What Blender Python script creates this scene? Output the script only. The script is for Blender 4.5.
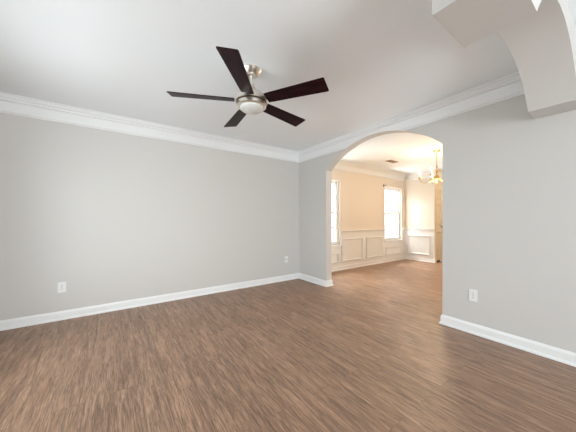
import bpy, bmesh, math, random
from mathutils import Vector, Matrix
random.seed(7)
for o in list(bpy.data.objects):
    bpy.data.objects.remove(o)
SC = bpy.context.scene
COL = SC.collection
PI = math.pi

# ------------------------------------------------------------------ camera
U = 1.145                        # eye height in metres; plan dimensions were surveyed in eye heights
cd = bpy.data.cameras.new('camera')
cam = bpy.data.objects.new('camera', cd)
COL.objects.link(cam)
cam.location = (0, 0, U)
cam.rotation_euler = (PI / 2, 0, math.radians(-35.31))
cd.sensor_width = 36
cd.lens = 36 * 245.7 / 576
cd.shift_y = 3.2 / 576
cd.clip_start = 0.02
SC.camera = cam

# ------------------------------------------------------------------ plan
XL, XR = -0.96 * U, 2.569 * U            # living room left / right wall faces
YB = 3.302 * U                           # back wall face
H = 2.13 * U                             # ceiling
XD0, XD1 = 2.684 * U, 5.985 * U          # dining room
YD0, YD1 = 0.42 * U, 3.35 * U
YA0, YA1 = 0.204 * U, 0.43 * U           # arcade wall between living room and foyer
YF = -3.2 * U                            # foyer front wall
XH = 7.6 * U                             # end of the passage past the dining room
YH = 2.65 * U                            # corner of the dining end wall / closet wall
T = 0.13
ZS = 1.724 * U                           # springing of the dining arch
ZS2 = 1.747 * U                          # springing of the arcade arch

# ------------------------------------------------------------------ world, daylight, exposure
w = bpy.data.worlds.new('sky')
SC.world = w
w.use_nodes = True
nt = w.node_tree
bg = nt.nodes['Background']
tcw = nt.nodes.new('ShaderNodeTexCoord')
spw = nt.nodes.new('ShaderNodeSeparateXYZ')
rpw = nt.nodes.new('ShaderNodeValToRGB')        # overcast sky above, paler ground below
rpw.color_ramp.elements[0].position = 0.47
rpw.color_ramp.elements[0].color = (0.66, 0.68, 0.68, 1)
rpw.color_ramp.elements[1].position = 0.53
rpw.color_ramp.elements[1].color = (0.90, 0.95, 1.0, 1)
mrw = nt.nodes.new('ShaderNodeMapRange')
mrw.inputs['From Min'].default_value = -1
nt.links.new(tcw.outputs['Generated'], spw.inputs['Vector'])
nt.links.new(spw.outputs['Z'], mrw.inputs['Value'])
nt.links.new(mrw.outputs['Result'], rpw.inputs['Fac'])
nt.links.new(rpw.outputs['Color'], bg.inputs['Color'])
bg.inputs['Strength'].default_value = 2.1
SC.view_settings.view_transform = 'Standard'
SC.view_settings.look = 'None'
SC.view_settings.gamma = 1
SC.view_settings.use_curve_mapping = False
SC.view_settings.exposure = 0.22


def area(name, loc, rot, sx, sy, power, color, portal=False):
    d = bpy.data.lights.new(name, 'AREA')
    d.shape = 'RECTANGLE'
    d.size, d.size_y = sx, sy
    d.energy = power
    d.color = color
    if portal:
        d.cycles.is_portal = True
    o = bpy.data.objects.new(name, d)
    COL.objects.link(o)
    o.location = loc
    o.rotation_euler = rot
    return o


# windows: (centre, width, sill, head)
W1 = (0.5 * (2.897 + 3.625) * U, 0.728 * U, 0.500 * U, 1.757 * U)
W2 = (0.5 * (5.115 + 5.843) * U, 0.728 * U, 0.500 * U, 1.757 * U)
WL = (1.80 * U, 1.8, 0.45, 1.85)        # living room, left wall (centre along Y)
WF = (0.75 * U, 2.3, 0.25, 2.12)         # foyer, front wall (centre along X), unseen and assumed
# daylight falling through the windows, plus lamps added as fill
area('daylight_left_window', (XL - T - 0.6, WL[0], 1.3), (0, -PI / 2 - 0.08, 0), 1.6, 2.2, 98, (0.90, 0.945, 1.0))
area('fill_foyer_window', (WF[0], YF - T - 0.35, 1.0), (PI / 2 + 0.12, 0, 0), 2.3, 1.7, 285, (0.90, 0.945, 1.0))  # added fill behind an unseen window, lights the back wall and ceiling
for _w in (W1, W2):
    area('daylight_dining', (_w[0], YD1 + T + 1.0, 2.75), (-PI / 2 + 0.75, 0, 0), 1.1, 1.1, 200, (1.0, 0.98, 0.95))
    area('ceiling_fill_dining', (_w[0], YD1 + T + 0.9, 0.12), (-PI / 2 - 0.8, 0, 0), 1.3, 0.9, 85, (1.0, 0.99, 0.96))  # low lamp added outside, aimed upward to brighten the dining ceiling
area('portal_dining_a', (W1[0], YD1 + T + 0.02, 1.3), (-PI / 2, 0, 0), W1[1], W1[3] - W1[2], 1, (1, 1, 1), True)
area('portal_dining_b', (W2[0], YD1 + T + 0.02, 1.3), (-PI / 2, 0, 0), W2[1], W2[3] - W2[2], 1, (1, 1, 1), True)


# ------------------------------------------------------------------ materials
def principled(name, color, rough=0.5, metal=0.0, spec=None):
    m = bpy.data.materials.new(name)
    m.use_nodes = True
    b = m.node_tree.nodes['Principled BSDF']
    b.inputs['Base Color'].default_value = (*color, 1)
    b.inputs['Roughness'].default_value = rough
    b.inputs['Metallic'].default_value = metal
    if spec is not None:
        b.inputs['Specular IOR Level'].default_value = spec
    return m, m.node_tree, b


def paint(name, color, rough=0.6, bump=0.06, scale=260, spec=0.3):
    m, t, b = principled(name, color, rough, spec=spec)
    tc = t.nodes.new('ShaderNodeTexCoord')
    n = t.nodes.new('ShaderNodeTexNoise')
    n.inputs['Scale'].default_value = scale
    n.inputs['Detail'].default_value = 2
    bp = t.nodes.new('ShaderNodeBump')
    bp.inputs['Strength'].default_value = bump
    bp.inputs['Distance'].default_value = 0.002
    t.links.new(tc.outputs['Object'], n.inputs['Vector'])
    t.links.new(n.outputs['Fac'], bp.inputs['Height'])
    t.links.new(bp.outputs['Normal'], b.inputs['Normal'])
    return m


M = {}
M['wall'] = paint('wall_paint', (0.61, 0.592, 0.57), 0.55)
M['dining'] = paint('wall_paint_lit', (0.77, 0.70, 0.62), 0.55)  # wall paint lightened and warmed, the room's light put into its colour
M['ceiling'] = paint('ceiling_paint', (0.90, 0.93, 0.955), 0.8, 0.1, 120)
M['trim'] = paint('trim_paint', (0.83, 0.83, 0.83), 0.35, 0.01, spec=0.4)
M['plastic'] = paint('white_plastic', (0.80, 0.80, 0.79), 0.3, 0.0, spec=0.5)
M['slot'] = principled('slot_dark', (0.10, 0.095, 0.09), 0.6)[0]
M['door'] = paint('door_paint', (0.74, 0.66, 0.52), 0.4, 0.02)
M['black'] = principled('black_iron', (0.015, 0.013, 0.012), 0.4, 0.6)[0]
M['bronze'] = principled('dark_bronze', (0.05, 0.035, 0.02), 0.4, 0.8)[0]


def brushed(name, color, rough, nscale=(4, 4, 220)):
    m, t, b = principled(name, color, rough, 1.0)
    tc = t.nodes.new('ShaderNodeTexCoord')
    mp = t.nodes.new('ShaderNodeMapping')
    mp.inputs['Scale'].default_value = nscale
    n = t.nodes.new('ShaderNodeTexNoise')
    n.inputs['Scale'].default_value = 3
    mr = t.nodes.new('ShaderNodeMapRange')
    mr.inputs['To Min'].default_value = rough * 0.8
    mr.inputs['To Max'].default_value = rough * 1.25
    t.links.new(tc.outputs['Object'], mp.inputs['Vector'])
    t.links.new(mp.outputs['Vector'], n.inputs['Vector'])
    t.links.new(n.outputs['Fac'], mr.inputs['Value'])
    t.links.new(mr.outputs['Result'], b.inputs['Roughness'])
    return m


M['nickel'] = brushed('brushed_nickel', (0.80, 0.76, 0.70), 0.30)
M['brass'] = brushed('polished_brass', (0.52, 0.34, 0.13), 0.3)
M['bowl'] = principled('frosted_glass', (0.66, 0.65, 0.62), 0.35)[0]
M['vent'] = paint('vent_paint', (0.42, 0.33, 0.24), 0.45, 0.0)


def wood_blade():
    m, t, b = principled('dark_walnut', (0.02, 0.01, 0.008), 0.34)
    b.inputs['Specular IOR Level'].default_value = 0.07
    tc = t.nodes.new('ShaderNodeTexCoord')
    mp = t.nodes.new('ShaderNodeMapping')
    mp.inputs['Scale'].default_value = (2.5, 60, 30)
    n = t.nodes.new('ShaderNodeTexNoise')
    n.inputs['Scale'].default_value = 2.2
    n.inputs['Detail'].default_value = 6
    n.inputs['Distortion'].default_value = 0.4
    cr = t.nodes.new('ShaderNodeValToRGB')
    cr.color_ramp.elements[0].position = 0.38
    cr.color_ramp.elements[0].color = (0.006, 0.003, 0.0035, 1)
    cr.color_ramp.elements[1].position = 0.72
    cr.color_ramp.elements[1].color = (0.042, 0.009, 0.012, 1)
    t.links.new(tc.outputs['Object'], mp.inputs['Vector'])
    t.links.new(mp.outputs['Vector'], n.inputs['Vector'])
    t.links.new(n.outputs['Fac'], cr.inputs['Fac'])
    t.links.new(cr.outputs['Color'], b.inputs['Base Color'])
    return m


M['blade'] = wood_blade()


def floor_mat():
    m, t, b = principled('vinyl_plank', (0.2, 0.12, 0.08), 0.4)
    N, L = t.nodes, t.links
    tc = N.new('ShaderNodeTexCoord')
    # planks run along Y: swap axes for the brick pattern
    sp = N.new('ShaderNodeSeparateXYZ')
    L.new(tc.outputs['Object'], sp.inputs['Vector'])
    cb = N.new('ShaderNodeCombineXYZ')
    L.new(sp.outputs['Y'], cb.inputs['X'])
    L.new(sp.outputs['X'], cb.inputs['Y'])
    br = N.new('ShaderNodeTexBrick')
    br.offset = 0.37
    br.inputs['Scale'].default_value = 1.0
    br.inputs['Brick Width'].default_value = 1.22
    br.inputs['Row Height'].default_value = 0.152
    br.inputs['Mortar Size'].default_value = 0.0012
    br.inputs['Mortar Smooth'].default_value = 0.2
    br.inputs['Bias'].default_value = 0.0
    br.inputs['Color1'].default_value = (0, 0, 0, 1)
    br.inputs['Color2'].default_value = (1, 1, 1, 1)
    br.inputs['Mortar'].default_value = (0.5, 0.5, 0.5, 1)
    L.new(cb.outputs['Vector'], br.inputs['Vector'])
    # every plank gets its own slice of grain
    ofs = N.new('ShaderNodeVectorMath')
    ofs.operation = 'MULTIPLY_ADD'
    ofs.inputs[1].default_value = (3.1, 7.7, 13.0)
    L.new(br.outputs['Color'], ofs.inputs[0])
    L.new(tc.outputs['Object'], ofs.inputs[2])

    def grain(sx, sy, scale, detail, dist, rough=0.6):
        mp = N.new('ShaderNodeMapping')
        mp.inputs['Scale'].default_value = (sx, sy, 1)
        n = N.new('ShaderNodeTexNoise')
        n.inputs['Scale'].default_value = scale
        n.inputs['Detail'].default_value = detail
        n.inputs['Roughness'].default_value = rough
        n.inputs['Distortion'].default_value = dist
        L.new(ofs.outputs['Vector'], mp.inputs['Vector'])
        L.new(mp.outputs['Vector'], n.inputs['Vector'])
        return n
    g1 = grain(11, 0.9, 2.2, 6, 1.1)          # broad cathedral figure
    g2 = grain(85, 4.0, 2.0, 5, 0.8, 0.7)     # fine streaks
    g3 = grain(70, 3.2, 2.0, 4, 1.2)          # dark pores
    r1 = N.new('ShaderNodeValToRGB')
    e = r1.color_ramp.elements
    e[0].position = 0.28
    e[0].color = (0.180, 0.098, 0.060, 1)
    e[1].position = 0.74
    e[1].color = (0.46, 0.284, 0.183, 1)
    x = e.new(0.5)
    x.color = (0.31, 0.184, 0.115, 1)
    L.new(g1.outputs['Fac'], r1.inputs['Fac'])
    r2 = N.new('ShaderNodeValToRGB')
    e = r2.color_ramp.elements
    e[0].position = 0.36
    e[0].color = (0.38, 0.38, 0.40, 1)
    e[1].position = 0.64
    e[1].color = (1.52, 1.49, 1.46, 1)
    L.new(g2.outputs['Fac'], r2.inputs['Fac'])
    mx = N.new('ShaderNodeMix')
    mx.data_type = 'RGBA'
    mx.blend_type = 'MULTIPLY'
    mx.inputs['Factor'].default_value = 0.85
    L.new(r1.outputs['Color'], mx.inputs['A'])
    L.new(r2.outputs['Color'], mx.inputs['B'])
    r3 = N.new('ShaderNodeValToRGB')
    e = r3.color_ramp.elements
    e[0].position = 0.30
    e[0].color = (0.45, 0.42, 0.42, 1)
    e[1].position = 0.45
    e[1].color = (1, 1, 1, 1)
    L.new(g3.outputs['Fac'], r3.inputs['Fac'])
    mx2 = N.new('ShaderNodeMix')
    mx2.data_type = 'RGBA'
    mx2.blend_type = 'MULTIPLY'
    mx2.inputs['Factor'].default_value = 0.8
    L.new(mx.outputs['Result'], mx2.inputs['A'])
    L.new(r3.outputs['Color'], mx2.inputs['B'])
    # plank tone and seams
    pt = N.new('ShaderNodeMapRange')
    pt.inputs['To Min'].default_value = 0.94
    pt.inputs['To Max'].default_value = 1.06
    L.new(br.outputs['Color'], pt.inputs['Value'])
    seam = N.new('ShaderNodeMapRange')
    seam.inputs['To Min'].default_value = 1.0
    seam.inputs['To Max'].default_value = 0.55
    L.new(br.outputs['Fac'], seam.inputs['Value'])
    mm = N.new('ShaderNodeMath')
    mm.operation = 'MULTIPLY'
    L.new(pt.outputs['Result'], mm.inputs[0])
    L.new(seam.outputs['Result'], mm.inputs[1])
    sc = N.new('ShaderNodeVectorMath')
    sc.operation = 'SCALE'
    L.new(mx2.outputs['Result'], sc.inputs[0])
    L.new(mm.outputs['Value'], sc.inputs['Scale'])
    L.new(sc.outputs['Vector'], b.inputs['Base Color'])
    rr = N.new('ShaderNodeMapRange')
    rr.inputs['To Min'].default_value = 0.36
    rr.inputs['To Max'].default_value = 0.54
    L.new(g2.outputs['Fac'], rr.inputs['Value'])
    L.new(rr.outputs['Result'], b.inputs['Roughness'])
    b.inputs['Specular IOR Level'].default_value = 0.8
    bp = N.new('ShaderNodeBump')
    bp.inputs['Strength'].default_value = 0.25
    bp.inputs['Distance'].default_value = 0.001
    L.new(g2.outputs['Fac'], bp.inputs['Height'])
    L.new(bp.outputs['Normal'], b.inputs['Normal'])
    return m


M['floor'] = floor_mat()


def glass_mat():
    m = bpy.data.materials.new('window_glass')
    m.use_nodes = True
    t = m.node_tree
    t.nodes.clear()
    out = t.nodes.new('ShaderNodeOutputMaterial')
    mix = t.nodes.new('ShaderNodeMixShader')
    tr = t.nodes.new('ShaderNodeBsdfTransparent')
    tr.inputs['Color'].default_value = (0.95, 0.97, 0.96, 1)
    gl = t.nodes.new('ShaderNodeBsdfGlossy')
    gl.inputs['Roughness'].default_value = 0.02
    mix.inputs['Fac'].default_value = 0.06
    t.links.new(tr.outputs[0], mix.inputs[1])
    t.links.new(gl.outputs[0], mix.inputs[2])
    t.links.new(mix.outputs[0], out.inputs['Surface'])
    return m


M['glass'] = glass_mat()


def emis(name, color, strength):
    m, t, b = principled(name, color, 0.4)
    b.inputs['Emission Color'].default_value = (*color, 1)
    b.inputs['Emission Strength'].default_value = strength
    return m


M['bulb'] = emis('lit_bulb', (1.0, 0.84, 0.60), 5)


# ------------------------------------------------------------------ mesh helpers
def new_obj(name, bm, mat, parent=None, smooth=False, kind=None):
    bmesh.ops.recalc_face_normals(bm, faces=bm.faces)
    me = bpy.data.meshes.new(name)
    bm.to_mesh(me)
    bm.free()
    if smooth:
        for p in me.polygons:
            p.use_smooth = True
        try:
            me.set_sharp_from_angle(angle=math.radians(35))
        except Exception:
            pass
    me.materials.append(mat)
    o = bpy.data.objects.new(name, me)
    COL.objects.link(o)
    if parent:
        o.parent = parent
    if kind:
        o['kind'] = kind
    return o


def struct(name, bm, mat, parent=None, smooth=False):
    return new_obj(name, bm, mat, parent, smooth, 'structure')


def box(bm, x0, x1, y0, y1, z0, z1, bevel=0.0, mtx=None):
    r = bmesh.ops.create_cube(bm, size=1)
    vs = r['verts']
    for v in vs:
        v.co = Vector(((x0 + x1) / 2 + v.co.x * (x1 - x0), (y0 + y1) / 2 + v.co.y * (y1 - y0), (z0 + z1) / 2 + v.co.z * (z1 - z0)))
    if bevel:
        es = list({e for v in vs for e in v.link_edges})
        rr = bmesh.ops.bevel(bm, geom=es, offset=bevel, segments=2, affect='EDGES', profile=0.6)
        vs = list({v for f in rr['faces'] for v in f.verts} | {v for v in vs if v.is_valid})
    if mtx is not None:
        bmesh.ops.transform(bm, matrix=mtx, verts=[v for v in vs if v.is_valid])
    return vs


def prism(bm, poly, f0, f1):
    """poly: 2-D outline; f0, f1 map (a, b) to the two 3-D end outlines"""
    n = len(poly)
    A = [bm.verts.new(f0(*p)) for p in poly]
    B = [bm.verts.new(f1(*p)) for p in poly]
    bm.faces.new(A)
    bm.faces.new(B[::-1])
    for i in range(n):
        j = (i + 1) % n
        bm.faces.new((A[i], B[i], B[j], A[j]))


def lathe(bm, prof, seg=40, ctr=(0, 0, 0)):
    rings = []
    for r, z in prof:
        if r < 1e-5:
            rings.append([bm.verts.new((ctr[0], ctr[1], ctr[2] + z))])
        else:
            rings.append([bm.verts.new((ctr[0] + r * math.cos(2 * PI * i / seg), ctr[1] + r * math.sin(2 * PI * i / seg), ctr[2] + z)) for i in range(seg)])
    for a, b in zip(rings, rings[1:]):
        for i in range(seg):
            j = (i + 1) % seg
            if len(a) == 1 and len(b) > 1:
                bm.faces.new((a[0], b[i], b[j]))
            elif len(b) == 1 and len(a) > 1:
                bm.faces.new((a[i], a[j], b[0]))
            elif len(a) > 1:
                bm.faces.new((a[i], a[j], b[j], b[i]))


def tube(bm, pts, rad, seg=10, closed=False):
    pts = [Vector(p) for p in pts]
    n = len(pts)
    rings = []
    up = None
    for i, p in enumerate(pts):
        a = pts[(i - 1) % n] if (closed or i > 0) else p
        b = pts[(i + 1) % n] if (closed or i < n - 1) else p
        t = (b - a).normalized()
        if up is None:
            up = Vector((0, 0, 1)) if abs(t.z) < 0.9 else Vector((1, 0, 0))
        s = t.cross(up).normalized()
        up = s.cross(t).normalized()
        r = rad(i / (n - 1)) if callable(rad) else rad
        rings.append([bm.verts.new(p + r * (math.cos(2 * PI * k / seg) * s + math.sin(2 * PI * k / seg) * up)) for k in range(seg)])
    m = n if closed else n - 1
    for i in range(m):
        a, b = rings[i], rings[(i + 1) % n]
        for k in range(seg):
            j = (k + 1) % seg
            bm.faces.new((a[k], a[j], b[j], b[k]))
    if not closed:
        bm.faces.new(rings[0][::-1])
        bm.faces.new(rings[-1])


def sweep(bm, path, prof, z0, closed=False):
    """run a moulding profile (out, up) along a plan path with mitred corners; the room is to the RIGHT of the path"""
    P = [Vector(p) for p in path]
    n = len(P)

    def nrm(a, b):
        d = (b - a).normalized()
        return Vector((d.y, -d.x))
    rings = []
    for i in range(n):
        ns = []
        if closed or i > 0:
            ns.append(nrm(P[i - 1], P[i]))
        if closed or i < n - 1:
            ns.append(nrm(P[i], P[(i + 1) % n]))
        if len(ns) == 2:
            m = ns[0] + ns[1]
            m = m / (1 + ns[0].dot(ns[1]))
        else:
            m = ns[0]
        rings.append([bm.verts.new((P[i].x + m.x * o, P[i].y + m.y * o, z0 + z)) for o, z in prof])
    k = len(prof)
    for i in range(n if closed else n - 1):
        a, b = rings[i], rings[(i + 1) % n]
        for q in range(k):
            r = (q + 1) % k
            bm.faces.new((a[q], a[r], b[r], b[q]))
    if not closed:
        bm.faces.new(rings[0])
        bm.faces.new(rings[-1][::-1])


def arc(a0, a1, zs, rise, n=40):
    """segmental arch from (a0, zs) to (a1, zs), end points included"""
    hw = (a1 - a0) / 2
    c = (a0 + a1) / 2
    R = (hw * hw + rise * rise) / (2 * rise)
    zc = zs + rise - R
    t = math.asin(min(1, hw / R))
    return [(c + R * math.sin(-t + 2 * t * i / n), zc + R * math.cos(-t + 2 * t * i / n)) for i in range(n + 1)]


def empty(name, loc=(0, 0, 0), rz=0.0):
    o = bpy.data.objects.new(name, None)
    o.empty_display_size = 0.1
    COL.objects.link(o)
    o.location = loc
    o.rotation_euler = (0, 0, rz)
    return o


def tag(o, label, cat, group=None):
    o['label'] = label
    o['category'] = cat
    if group:
        o['group'] = group
    return o


# ------------------------------------------------------------------ floor and ceiling
bm = bmesh.new()
box(bm, XL - T, XH + T, YF - T, YD1 + T, -0.1, 0.0)
struct('floor', bm, M['floor'])
bm = bmesh.new()
box(bm, XL - T, XH + T, YF - T, YD1 + T, H, H + 0.12)
struct('ceiling', bm, M['ceiling'])

# ------------------------------------------------------------------ walls


def wall_with_holes(bm, along, a0, a1, b0, b1, holes):
    """straight wall; along = 'x' or 'y'; holes = (from, to, sill, head)"""
    def bx(p, q, z0, z1):
        if q - p < 1e-4 or z1 - z0 < 1e-4:
            return
        if along == 'x':
            box(bm, p, q, b0, b1, z0, z1)
        else:
            box(bm, b0, b1, p, q, z0, z1)
    cur = a0
    for (p, q, s, h) in sorted(holes):
        bx(cur, p, 0, H)
        bx(p, q, 0, s)
        bx(p, q, h, H)
        cur = q
    bx(cur, a1, 0, H)


def hole(wd):
    return (wd[0] - wd[1] / 2, wd[0] + wd[1] / 2, wd[2], wd[3])


bm = bmesh.new()
box(bm, XL - T, XR, YB, YB + T + 0.05, 0, H)
struct('wall_back', bm, M['wall'])

# right wall with the big arched opening to the dining room
AY0, AY1, ARISE = 1.066 * U, 2.651 * U, 0.310 * U
bm = bmesh.new()
outline = [(YF, 0), (AY0, 0)] + arc(AY0, AY1, ZS, ARISE, 56) + [(AY1, 0), (YB + T + 0.05, 0), (YB + T + 0.05, H), (YF, H)]
prism(bm, outline, lambda a, b: (XR, a, b), lambda a, b: (XD0, a, b))
struct('wall_right', bm, M['wall'])

bm = bmesh.new()
wall_with_holes(bm, 'y', YF, YB, XL - T, XL, [hole(WL)])
struct('wall_left', bm, M['wall'])
bm = bmesh.new()
wall_with_holes(bm, 'x', XL - T, XR + T, YF - T, YF, [hole(WF)])
struct('wall_front', bm, M['wall'])

# arcade header with its hanging pendant, between the foyer and the living room
PX0, PX1, PX2 = 0.952 * U, 1.245 * U, 2.355 * U
bm = bmesh.new()
outline = [(PX0, H), (PX0, ZS2)] + arc(PX1, PX2, ZS2, 0.268 * U, 48) + [(XR, ZS2), (XR, H)]
prism(bm, outline, lambda a, b: (a, YA0, b), lambda a, b: (a, YA1, b))
struct('wall_arcade', bm, M['wall'])

# dining room
bm = bmesh.new()
wall_with_holes(bm, 'x', XD0, XD1 + T, YD1, YD1 + T, [hole(W1), hole(W2)])
struct('wall_dining_back', bm, M['dining'])
bm = bmesh.new()
box(bm, XD1, XD1 + T, YH, YD1, 0, H)
struct('wall_dining_right', bm, M['dining'])
bm = bmesh.new()
box(bm, XD0, XH, YD0 - T, YD0, 0, H)
struct('wall_dining_front', bm, M['dining'])
# closet wall with the folding door
DX0, DW, DH = XD1 + 0.095, 0.70, 2.035
bm = bmesh.new()
wall_with_holes(bm, 'x', XD1 + T, XH, YH + 0.0, YH + T, [(XD1 + T, DX0 + DW, 0, DH)])
struct('wall_closet', bm, M['dining'])
bm = bmesh.new()
box(bm, XH, XH + T, YD0 - T, YD1 + T, 0, H)
struct('wall_passage', bm, M['dining'])

# ------------------------------------------------------------------ mouldings
BASE = [(0, 0), (0.026, 0), (0.026, 0.010), (0.020, 0.020), (0.014, 0.024), (0.014, 0.078), (0.010, 0.088), (0.006, 0.099), (0, 0.100)]
CROWN = [(0, 0), (0.052, 0), (0.054, -0.010), (0.050, -0.013), (0.040, -0.014), (0.039, -0.022), (0.040, -0.027), (0.034, -0.036), (0.028, -0.043), (0.020, -0.046), (0.019, -0.053),
         (0.023, -0.056), (0.024, -0.062), (0.020, -0.068), (0.008, -0.070), (0.007, -0.164), (0.018, -0.167), (0.022, -0.173), (0.019, -0.179), (0.012, -0.182), (0.012, -0.189), (0.006, -0.195), (0, -0.196)]
RAIL = [(0, -0.060), (0.008, -0.060), (0.010, -0.036), (0.020, -0.030), (0.020, -0.020), (0.045, -0.012), (0.045, 0.0), (0, 0.002)]


def run(name, path, prof, z, mat=None, closed=False):
    bm = bmesh.new()
    sweep(bm, path, prof, z, closed)
    return struct(name, bm, mat or M['trim'])


run('baseboard_back', [(XL, YA1), (XL, YB), (XR, YB), (XR, AY1), (XD0, AY1), (XD0, YD1), (XD1, YD1), (XD1, YH), (XD1 + 0.026, YH)], BASE, 0)
run('baseboard_right', [(XD0, YD0), (XD0, AY0), (XR, AY0), (XR, YF)], BASE, 0)
run('baseboard_left', [(XL, YF), (XL, YA1)], BASE, 0)
crown1 = run('trim_1', [(XL, YF + 0.01), (XL, YB), (XR, YB), (XR, YA1)], CROWN, H)
crown2 = run('trim_2', [(XD0, YD0), (XD0, YD1), (XD1, YD1), (XD1, YH), (XH, YH)], CROWN, H)
# the arched opening cuts up through the lower band of the moulding
bm = bmesh.new()
prism(bm, [(AY0, 0.5)] + arc(AY0, AY1, ZS, ARISE, 56) + [(AY1, 0.5)], lambda a, b: (XR - 0.2, a, b), lambda a, b: (XD0 + 0.2, a, b))
cutter = struct('trim_cut', bm, M['trim'])
for crown in (crown1, crown2):
    md = crown.modifiers.new('cut', 'BOOLEAN')
    md.operation = 'DIFFERENCE'
    md.solver = 'EXACT'
    md.object = cutter
    dg = bpy.context.evaluated_depsgraph_get()
    cut_mesh = bpy.data.meshes.new_from_object(crown.evaluated_get(dg))
    crown.modifiers.clear()
    crown.data = cut_mesh
bpy.data.objects.remove(cutter)
ZR = 0.772 * U
w1r, w2l, w2r = W1[0] + W1[1] / 2, W2[0] - W2[1] / 2, W2[0] + W2[1] / 2
run('trim_3', [(w1r + 0.012, YD1), (w2l - 0.012, YD1)], RAIL, ZR)
run('trim_4', [(w2r + 0.012, YD1), (XD1, YD1), (XD1, YH)], RAIL, ZR)

# white painted wainscot skins below the chair rail
bm = bmesh.new()
box(bm, XD0, W1[0] - W1[1] / 2, YD1 - 0.004, YD1, 0.0, ZR - 0.05)
box(bm, W1[0] - W1[1] / 2, w1r, YD1 - 0.004, YD1, 0.0, W1[2] - 0.02)
box(bm, w1r, w2l, YD1 - 0.004, YD1, 0.0, ZR - 0.05)
box(bm, w2l, w2r, YD1 - 0.004, YD1, 0.0, W2[2] - 0.02)
box(bm, w2r, XD1, YD1 - 0.004, YD1, 0.0, ZR - 0.05)
box(bm, XD1 - 0.004, XD1, YH, YD1, 0.0, ZR - 0.05)
struct('trim_5', bm, M['trim'])

PANEL = [(0, 0), (0.020, 0.002), (0.030, 0.008), (0.030, 0.016), (0.016, 0.021), (0.012, 0.032), (0, 0.034)]   # (off the wall, inwards)


def panel_mould(bm, a0, a1, z0, z1, place):
    """picture-frame moulding on a wall; place(a, z, off) gives the 3-D point"""
    cs = [(a0, z0, 1, 1), (a1, z0, -1, 1), (a1, z1, -1, -1), (a0, z1, 1, -1)]
    rings = [[bm.verts.new(place(a + sa * d, z + sz * d, off)) for off, d in PANEL] for a, z, sa, sz in cs]
    k = len(PANEL)
    for i in range(4):
        p, q = rings[i], rings[(i + 1) % 4]
        for j in range(k):
            r = (j + 1) % k
            bm.faces.new((p[j], p[r], q[r], q[j]))


yb = YD1 - 0.004
onb = lambda a, z, off: (a, yb - off, z)
onr = lambda a, z, off: (XD1 - 0.004 - off, a, z)
pn = 6
for (a0, a1, z0, z1, pl) in [
        (2.93 * U, 3.57 * U, 0.16 * U, 0.345 * U, onb),
        (3.655 * U, 4.30 * U, 0.16 * U, 0.612 * U, onb),
        (4.425 * U, 5.02 * U, 0.16 * U, 0.612 * U, onb),
        (5.14 * U, 5.80 * U, 0.16 * U, 0.345 * U, onb),
        (2.74 * U, 3.26 * U, 0.16 * U, 0.612 * U, onr)]:
    bm = bmesh.new()
    panel_mould(bm, a0, a1, z0, z1, pl)
    struct('trim_%d' % pn, bm, M['trim'])
    pn += 1


# ------------------------------------------------------------------ windows
def window(name, wd, org, ax, out, cols, sashes=1, deep=T):
    """double-hung window(s): org = point on the wall's inner face, ax = direction along the wall, out = outward normal"""
    c, wid, z0, z1 = wd
    ax, out = Vector(ax), Vector(out)

    def put(bm, a0, a1, o0, o1, za, zb):
        p = Vector(org) + ax * a0 + out * o0
        q = Vector(org) + ax * a1 + out * o1
        box(bm, min(p.x, q.x), max(p.x, q.x), min(p.y, q.y), max(p.y, q.y), za, zb)
    root_bm = bmesh.new()
    hw = wid / 2
    fo0, fo1 = 0.055, deep - 0.005
    f = 0.028
    put(root_bm, -hw, -hw + f, fo0, fo1, z0, z1)
    put(root_bm, hw - f, hw, fo0, fo1, z0, z1)
    put(root_bm, -hw + f, hw - f, fo0, fo1, z1 - f, z1)
    put(root_bm, -hw + f, hw - f, fo0, fo1, z0, z0 + f)
    root = struct(name, root_bm, M['trim'])
    bm = bmesh.new()
    put(bm, -hw - 0.03, hw + 0.03, -0.035, 0.0, z0 - 0.022, z0)
    put(bm, -hw, hw, 0.0, fo0, z0 - 0.022, z0)
    put(bm, -hw - 0.015, hw + 0.015, -0.014, 0.0, z0 - 0.065, z0 - 0.022)
    struct('window_sill', bm, M['trim'], root)
    unit = (wid - 2 * f) / sashes
    zm = (z0 + z1) / 2
    for s in range(sashes):
        l = -hw + f + s * unit
        for (za, zb, o) in ((zm - 0.018, z1 - f, 0.090), (z0 + f, zm + 0.018, 0.062)):
            bm = bmesh.new()
            st = 0.034
            put(bm, l, l + st, o, o + 0.025, za, zb)
            put(bm, l + unit - st, l + unit, o, o + 0.025, za, zb)
            put(bm, l + st, l + unit - st, o, o + 0.025, za, za + 0.036)
            put(bm, l + st, l + unit - st, o, o + 0.025, zb - 0.036, zb)
            gw = unit - 2 * st
            for k in range(1, cols):
                x = l + st + gw * k / cols
                put(bm, x - 0.013, x + 0.013, o + 0.005, o + 0.020, za + 0.036, zb - 0.036)
            zc = (za + zb) / 2
            for k in range(cols):
                xa = l + st + gw * k / cols + (0.013 if k else 0)
                xb = l + st + gw * (k + 1) / cols - (0.013 if k < cols - 1 else 0)
                put(bm, xa, xb, o + 0.005, o + 0.020, zc - 0.013, zc + 0.013)
            sash = struct('window_sash', bm, M['trim'], root)
            bm = bmesh.new()
            put(bm, l + st * 0.6, l + unit - st * 0.6, o + 0.011, o + 0.014, za + 0.02, zb - 0.02)
            struct('window_pane', bm, M['glass'], sash)
    return root


window('window_1', W1, (W1[0], YD1, 0), (1, 0, 0), (0, 1, 0), 3)
window('window_2', W2, (W2[0], YD1, 0), (1, 0, 0), (0, 1, 0), 3)
window('window_3', WL, (XL, WL[0], 0), (0, 1, 0), (-1, 0, 0), 3, 2)
window('window_4', WF, (WF[0], YF, 0), (1, 0, 0), (0, -1, 0), 3, 3)

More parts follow.
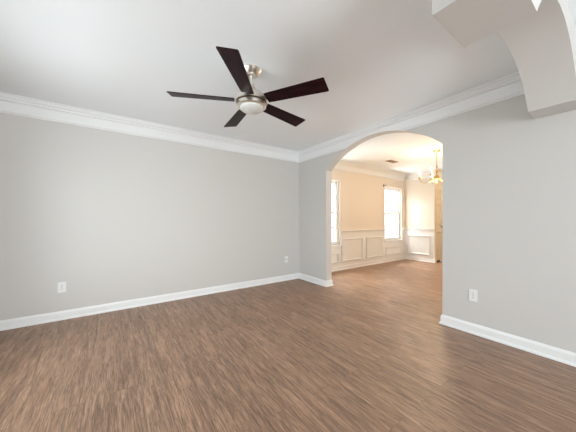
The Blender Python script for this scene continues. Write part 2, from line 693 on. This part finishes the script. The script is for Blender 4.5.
# ------------------------------------------------------------------ folding closet door with panels
bm = bmesh.new()
cw = 0.062
box(bm, DX0 - cw, DX0, YH - 0.016, YH, 0, DH + cw, 0.003)
box(bm, DX0 + DW, DX0 + DW + cw, YH - 0.016, YH, 0, DH + cw, 0.003)
box(bm, DX0, DX0 + DW, YH - 0.016, YH, DH, DH + cw, 0.003)
door = struct('door_1', bm, M['door'])


def leaf(x0, x1):
    bm = bmesh.new()
    y0, y1 = YH + 0.012, YH + 0.045
    st = 0.062
    zs = [(0.02, 0.22), (0.80, 0.98), (1.56, 1.66), (1.93, DH - 0.012)]
    box(bm, x0, x0 + st, y0, y1, 0.02, DH - 0.012)
    box(bm, x1 - st, x1, y0, y1, 0.02, DH - 0.012)
    for za, zb in zs:
        box(bm, x0 + st, x1 - st, y0, y1, za, zb)
    for (a, b) in zip(zs, zs[1:]):
        za, zb = a[1], b[0]
        # raised field with bevelled border
        fx0, fx1 = x0 + st, x1 - st
        outer = [(fx0, za), (fx1, za), (fx1, zb), (fx0, zb)]
        inner = [(fx0 + 0.03, za + 0.03), (fx1 - 0.03, za + 0.03), (fx1 - 0.03, zb - 0.03), (fx0 + 0.03, zb - 0.03)]
        A = [bm.verts.new((x, y0 + 0.024, z)) for x, z in outer]
        B = [bm.verts.new((x, y0 + 0.008, z)) for x, z in inner]
        C = [bm.verts.new((x, y1 - 0.002, z)) for x, z in outer]
        bm.faces.new(B)
        bm.faces.new(C)
        for i in range(4):
            j = (i + 1) % 4
            bm.faces.new((A[i], A[j], B[j], B[i]))
            bm.faces.new((A[i], A[j], C[j], C[i]))
    return struct('door_leaf', bm, M['door'], door)


L1 = leaf(DX0 + 0.004, DX0 + DW / 2 - 0.002)
L2 = leaf(DX0 + DW / 2 + 0.002, DX0 + DW - 0.004)
bm = bmesh.new()
kx = DX0 + DW / 2 - 0.045
lathe(bm, [(0, 0.045), (0.012, 0.044), (0.019, 0.036), (0.019, 0.026), (0.011, 0.016), (0.008, 0.0)], 20)
bmesh.ops.transform(bm, matrix=Matrix.Translation((kx, YH + 0.012, 0.94)) @ Matrix.Rotation(PI / 2, 4, 'X'), verts=bm.verts)
struct('door_knob', bm, M['black'], L1, True)
# dark strip at the foot of the door
bm = bmesh.new()
box(bm, DX0 + 0.03, DX0 + 0.20, YH - 0.030, YH + 0.010, 0.0, 0.012, 0.002)
box(bm, DX0 + 0.03, DX0 + 0.20, YH - 0.006, YH + 0.010, 0.012, 0.050, 0.002)
struct('door_foot_strip', bm, M['black'], door)

# ------------------------------------------------------------------ ceiling fan
FX, FY, FZ = 0.853 * U, 1.683 * U, 1.895 * U
fan = empty('ceiling_fan', (FX, FY, H))
tag(fan, 'brushed nickel ceiling fan with five dark wood blades and a frosted bowl light', 'ceiling fan')
zb = FZ - H                                # blade plane below the ceiling
bm = bmesh.new()
lathe(bm, [(0, 0), (0.087, 0), (0.087, -0.006), (0.083, -0.011), (0.058, -0.046), (0.048, -0.052), (0.030, -0.055), (0, -0.055)], 48)
new_obj('canopy', bm, M['nickel'], fan, True)
bm = bmesh.new()
lathe(bm, [(0, -0.052), (0.011, -0.052), (0.011, zb + 0.075), (0, zb + 0.075)], 24)
new_obj('downrod', bm, M['nickel'], fan, True)
bm = bmesh.new()
lathe(bm, [(0, zb + 0.150), (0.022, zb + 0.150), (0.027, zb + 0.125), (0.040, zb + 0.100), (0.066, zb + 0.078), (0.104, zb + 0.056),
           (0.132, zb + 0.034), (0.139, zb + 0.014), (0.139, zb - 0.013), (0, zb - 0.013)], 64)
new_obj('motor_housing', bm, M['nickel'], fan, True)
bm = bmesh.new()
lathe(bm, [(0, zb - 0.012), (0.131, zb - 0.012), (0.131, zb - 0.021), (0, zb - 0.021)], 64)
new_obj('dark_band', bm, M['bronze'], fan, True)
bm = bmesh.new()
lathe(bm, [(0, zb - 0.019), (0.127, zb - 0.019), (0.129, zb - 0.024), (0.126, zb - 0.048), (0.116, zb - 0.056), (0.104, zb - 0.056), (0.104, zb - 0.045), (0, zb - 0.045)], 64)
new_obj('light_ring', bm, M['nickel'], fan, True)
bm = bmesh.new()
pr = [(0.103, zb - 0.046)]
for i in range(1, 13):
    t = i / 12 * PI / 2
    pr.append((0.103 * math.cos(t) if i < 12 else 0, zb - 0.050 - 0.052 * math.sin(t)))
lathe(bm, pr, 48)
o = new_obj('light_bowl', bm, M['bowl'], fan, True)
o['label'] = 'frosted white glass bowl'
blade_me = iron_me = None
R = 0.666
for k, deg in enumerate((-59.2, 12.0, 83.8, 155.6, -129.6)):
    a = math.radians(deg)
    if blade_me is None:
        bm = bmesh.new()
        # blade lies along +X; tilt about its own axis, counter-clockwise edge low
        th = 0.006
        outl = [(0.146, -0.053), (0.165, -0.055), (R - 0.012, -0.072), (R - 0.002, -0.069), (R + 0.003, 0.068), (R - 0.008, 0.073), (0.165, 0.055), (0.146, 0.053)]
        prism(bm, outl, lambda x, y: (x, y, th / 2), lambda x, y: (x, y, -th / 2))
        b_ = new_obj('blade', bm, M['blade'], fan)
        blade_me = b_.data
        bm = bmesh.new()
        box(bm, 0.09, 0.205, -0.028, 0.028, th / 2, th / 2 + 0.006, 0.002)
        for sx in (0.16, 0.19):
            for sy in (-0.016, 0.016):
                r = bmesh.ops.create_cone(bm, cap_ends=True, segments=12, radius1=0.005, radius2=0.004, depth=0.004)
                bmesh.ops.translate(bm, vec=(sx, sy, th / 2 + 0.008), verts=r['verts'])
        i_ = new_obj('blade_iron', bm, M['nickel'], b_)
        iron_me = i_.data
    else:
        b_ = bpy.data.objects.new('blade', blade_me)
        COL.objects.link(b_)
        b_.parent = fan
        i_ = bpy.data.objects.new('blade_iron', iron_me)
        COL.objects.link(i_)
        i_.parent = b_
    b_.matrix_local = Matrix.Translation((0, 0, zb)) @ Matrix.Rotation(a, 4, 'Z') @ Matrix.Rotation(math.radians(-13), 4, 'X')

# ------------------------------------------------------------------ chandelier
CX, CY = 4.335 * U, 1.884 * U
ch = empty('chandelier', (CX, CY, H))
tag(ch, 'lit brass chandelier with curved candle arms hanging in the room beyond the arch', 'chandelier')
bm = bmesh.new()
lathe(bm, [(0, 0), (0.062, 0), (0.064, -0.006), (0.050, -0.018), (0.022, -0.028), (0.010, -0.040), (0, -0.042)], 32)
new_obj('canopy', bm, M['brass'], ch, True)
bm = bmesh.new()
z = -0.040
k = 0
while z > -0.30:
    n = 14
    pts = []
    for i in range(n):
        t = 2 * PI * i / n
        pts.append((0.008 * math.cos(t), 0, 0.017 * math.sin(t)) if k % 2 == 0 else (0, 0.008 * math.cos(t), 0.017 * math.sin(t)))
    pts = [(p[0], p[1], p[2] + z - 0.015) for p in pts]
    tube(bm, pts, 0.0026, 6, True)
    z -= 0.027
    k += 1
new_obj('chain', bm, M['brass'], ch, True)
bm = bmesh.new()
lathe(bm, [(0, -0.290), (0.012, -0.295), (0.016, -0.310), (0.008, -0.325), (0.008, -0.350), (0.020, -0.365), (0.027, -0.385), (0.014, -0.410), (0.010, -0.440),
           (0.016, -0.455), (0.034, -0.480), (0.046, -0.505), (0.046, -0.520), (0.030, -0.545), (0.016, -0.560), (0.012, -0.575), (0.017, -0.587), (0.010, -0.602), (0, -0.606)], 32)
new_obj('column', bm, M['brass'], ch, True)
NA = 5
arm0 = None
Rch = 0.285
for k in range(NA):
    a = math.radians(113.5 + 72 * k)
    if arm0 is None:
        bm = bmesh.new()
        ctrl = [(0.03, -0.505), (0.07, -0.545), (0.125, -0.585), (0.185, -0.600), (0.240, -0.585), (0.275, -0.555), (Rch, -0.520), (Rch, -0.505)]
        pts = []
        for i in range(len(ctrl) - 1):
            p0 = Vector(ctrl[max(0, i - 1)]); p1 = Vector(ctrl[i]); p2 = Vector(ctrl[i + 1]); p3 = Vector(ctrl[min(len(ctrl) - 1, i + 2)])
            for s in range(5):
                t = s / 5
                q = 0.5 * ((2 * p1) + (p2 - p0) * t + (2 * p0 - 5 * p1 + 4 * p2 - p3) * t * t + (3 * p1 - p0 - 3 * p2 + p3) * t ** 3)
                pts.append((q.x, 0, q.y))
        pts.append((Rch, 0, -0.505))
        tube(bm, pts, 0.0055, 8)
        arm = new_obj('arm', bm, M['brass'], ch, True)
        bm = bmesh.new()
        lathe(bm, [(0, -0.512), (0.012, -0.510), (0.034, -0.500), (0.038, -0.494), (0.030, -0.492), (0.016, -0.490), (0.015, -0.480), (0, -0.480)], 24, (Rch, 0, 0))
        cup = new_obj('candle_cup', bm, M['brass'], arm, True)
        bm = bmesh.new()
        lathe(bm, [(0, -0.482), (0.0115, -0.482), (0.0115, -0.425), (0, -0.424)], 20, (Rch, 0, 0))
        sl = new_obj('candle_sleeve', bm, M['plastic'], arm, True)
        bm = bmesh.new()
        lathe(bm, [(0, -0.426), (0.009, -0.424), (0.0165, -0.405), (0.0165, -0.392), (0.010, -0.368), (0.003, -0.350), (0, -0.347)], 20, (Rch, 0, 0))
        bu = new_obj('bulb', bm, M['bulb'], arm, True)
        bu['label'] = 'glowing warm bulb'
        arm0 = (arm, cup, sl, bu)
    else:
        arm = arm0[0].copy()
        COL.objects.link(arm)
        arm.parent = ch
        for c in arm0[1:]:
            d = c.copy()
            COL.objects.link(d)
            d.parent = arm
    arm.rotation_euler = (0, 0, a)
# the chandelier's own light
ld = bpy.data.lights.new('chandelier_light', 'POINT')
ld.energy = 38
ld.color = (1.0, 0.76, 0.50)
ld.shadow_soft_size = 0.2
lo = bpy.data.objects.new('chandelier_light', ld)
COL.objects.link(lo)
lo.location = (CX, CY, H - 0.66)

# added warm fill without a fixture, brightens the closet door
pd = bpy.data.lights.new('passage_fill', 'POINT')
pd.energy = 22
pd.color = (1.0, 0.80, 0.55)
pd.shadow_soft_size = 0.12
po = bpy.data.objects.new('passage_fill', pd)
COL.objects.link(po)
po.location = (6.7 * U, 1.5 * U, H - 0.3)

# ------------------------------------------------------------------ ceiling vent in the dining room
vent = empty('ceiling_vent', (4.43 * U, 2.74 * U, H))
tag(vent, 'tan metal air vent set in the ceiling of the room beyond the arch', 'vent')
bm = bmesh.new()
lx, ly = 0.155, 0.065
for (x0, x1, y0, y1) in ((-lx, lx, -ly, -ly + 0.02), (-lx, lx, ly - 0.02, ly), (-lx, -lx + 0.02, -ly + 0.02, ly - 0.02), (lx - 0.02, lx, -ly + 0.02, ly - 0.02)):
    box(bm, x0, x1, y0, y1, -0.010, 0.0)
new_obj('vent_frame', bm, M['vent'], vent)
bm = bmesh.new()
for i in range(7):
    y = -ly + 0.026 + i * (2 * ly - 0.052) / 6
    box(bm, -lx + 0.02, lx - 0.02, -0.006, 0.006, -0.001, 0.001, 0, Matrix.Translation((0, y, -0.006)) @ Matrix.Rotation(math.radians(35), 4, 'X'))
new_obj('louvers', bm, M['vent'], vent)
bm = bmesh.new()
box(bm, -lx + 0.01, lx - 0.01, -ly + 0.01, ly - 0.01, -0.0015, 0.0)  # thin dark sheet, shade of the open duct put into its colour
new_obj('duct_shade', bm, M['slot'], vent)

# ------------------------------------------------------------------ wall outlets
out0 = None


def outlet(loc, rz, label, kind='duplex'):
    """plate faces local -Y, its back on the wall at local y = 0"""
    global out0
    t = empty('wall_outlet', loc, rz)
    tag(t, label, 'outlet', None)
    if out0 is None or kind != 'duplex':
        bm = bmesh.new()
        box(bm, -0.036, 0.036, -0.006, 0.0, -0.059, 0.059, 0.0025)
        plate = new_obj('cover_plate', bm, M['plastic'], t)
        parts = [plate]
        if kind == 'duplex':
            subs = []
            for s in (-1, 1):
                bm = bmesh.new()
                n = 20
                ol = [(0.0168 * math.cos(2 * PI * i / n), max(-0.0125, min(0.0125, 0.0168 * math.sin(2 * PI * i / n)))) for i in range(n)]
                prism(bm, ol, lambda x, z: (x, -0.0085, z + s * 0.0195), lambda x, z: (x, -0.005, z + s * 0.0195))
                rc = new_obj('receptacle', bm, M['plastic'], t)
                bm = bmesh.new()
                box(bm, -0.0075, -0.0052, -0.0089, -0.0080, s * 0.0195 - 0.001, s * 0.0195 + 0.007)
                box(bm, 0.0052, 0.0075, -0.0089, -0.0080, s * 0.0195 - 0.001, s * 0.0195 + 0.006)
                box(bm, -0.0025, 0.0025, -0.0089, -0.0080, s * 0.0195 - 0.009, s * 0.0195 - 0.0045)
                sl = new_obj('slots', bm, M['slot'], rc)
                parts.append((rc, sl))
            bm = bmesh.new()
            r = bmesh.ops.create_cone(bm, cap_ends=True, segments=14, radius1=0.0035, radius2=0.003, depth=0.002)
            bmesh.ops.rotate(bm, cent=(0, 0, 0), matrix=Matrix.Rotation(PI / 2, 3, 'X'), verts=r['verts'])
            bmesh.ops.translate(bm, vec=(0, -0.0068, 0), verts=r['verts'])
            parts.append(new_obj('screw', bm, M['slot'], t))
            out0 = parts
        else:
            bm = bmesh.new()
            lathe(bm, [(0, 0.014), (0.004, 0.014), (0.0048, 0.004), (0.008, 0.004), (0.008, 0.0), (0, 0.0)], 18)
            bmesh.ops.transform(bm, matrix=Matrix.Translation((0, -0.005, 0)) @ Matrix.Rotation(PI / 2, 4, 'X'), verts=bm.verts)
            new_obj('jack', bm, M['slot'], t)
    else:
        for p in out0:
            ps = p if isinstance(p, tuple) else (p,)
            c = ps[0].copy()
            COL.objects.link(c)
            c.parent = t
            for q in ps[1:]:
                d = q.copy()
                COL.objects.link(d)
                d.parent = c
    return t


def on_back(px, py, face=YB):
    return px, py


outlet((-0.423 * U, YB, 0.322 * U), 0, 'white duplex wall outlet low on the left grey wall, far from the corner')
outlet((2.300 * U, YB, 0.342 * U), 0, 'small white jack plate low on the left wall near the corner', 'jack')
outlet((XR, 0.818 * U, 0.333 * U), -PI / 2, 'white duplex wall outlet low on the right wall beside the arch')
outlet((3.70 * U, YD1 - 0.004, 0.30 * U), 0, 'white outlet low in the first wainscot panel between the dining windows')
outlet((XD1 - 0.004, 3.10 * U, 0.335 * U), -PI / 2, 'white outlet in the wainscot panel of the far end wall')

# ------------------------------------------------------------------ curtain bracket by the far window
cb = empty('curtain_bracket', (5.075 * U, YD1, 1.775 * U))
tag(cb, 'small dark curtain rod bracket above the left corner of the far window', 'bracket')
bm = bmesh.new()
box(bm, -0.018, 0.018, -0.006, 0.0, -0.035, 0.035, 0.002)
new_obj('mounting_plate', bm, M['bronze'], cb)
bm = bmesh.new()
tube(bm, [(0, -0.004, 0.0), (0, -0.03, 0.0), (0, -0.055, 0.0), (0, -0.07, 0.004), (0, -0.078, 0.018)], 0.006, 10)
new_obj('hook', bm, M['bronze'], cb, True)
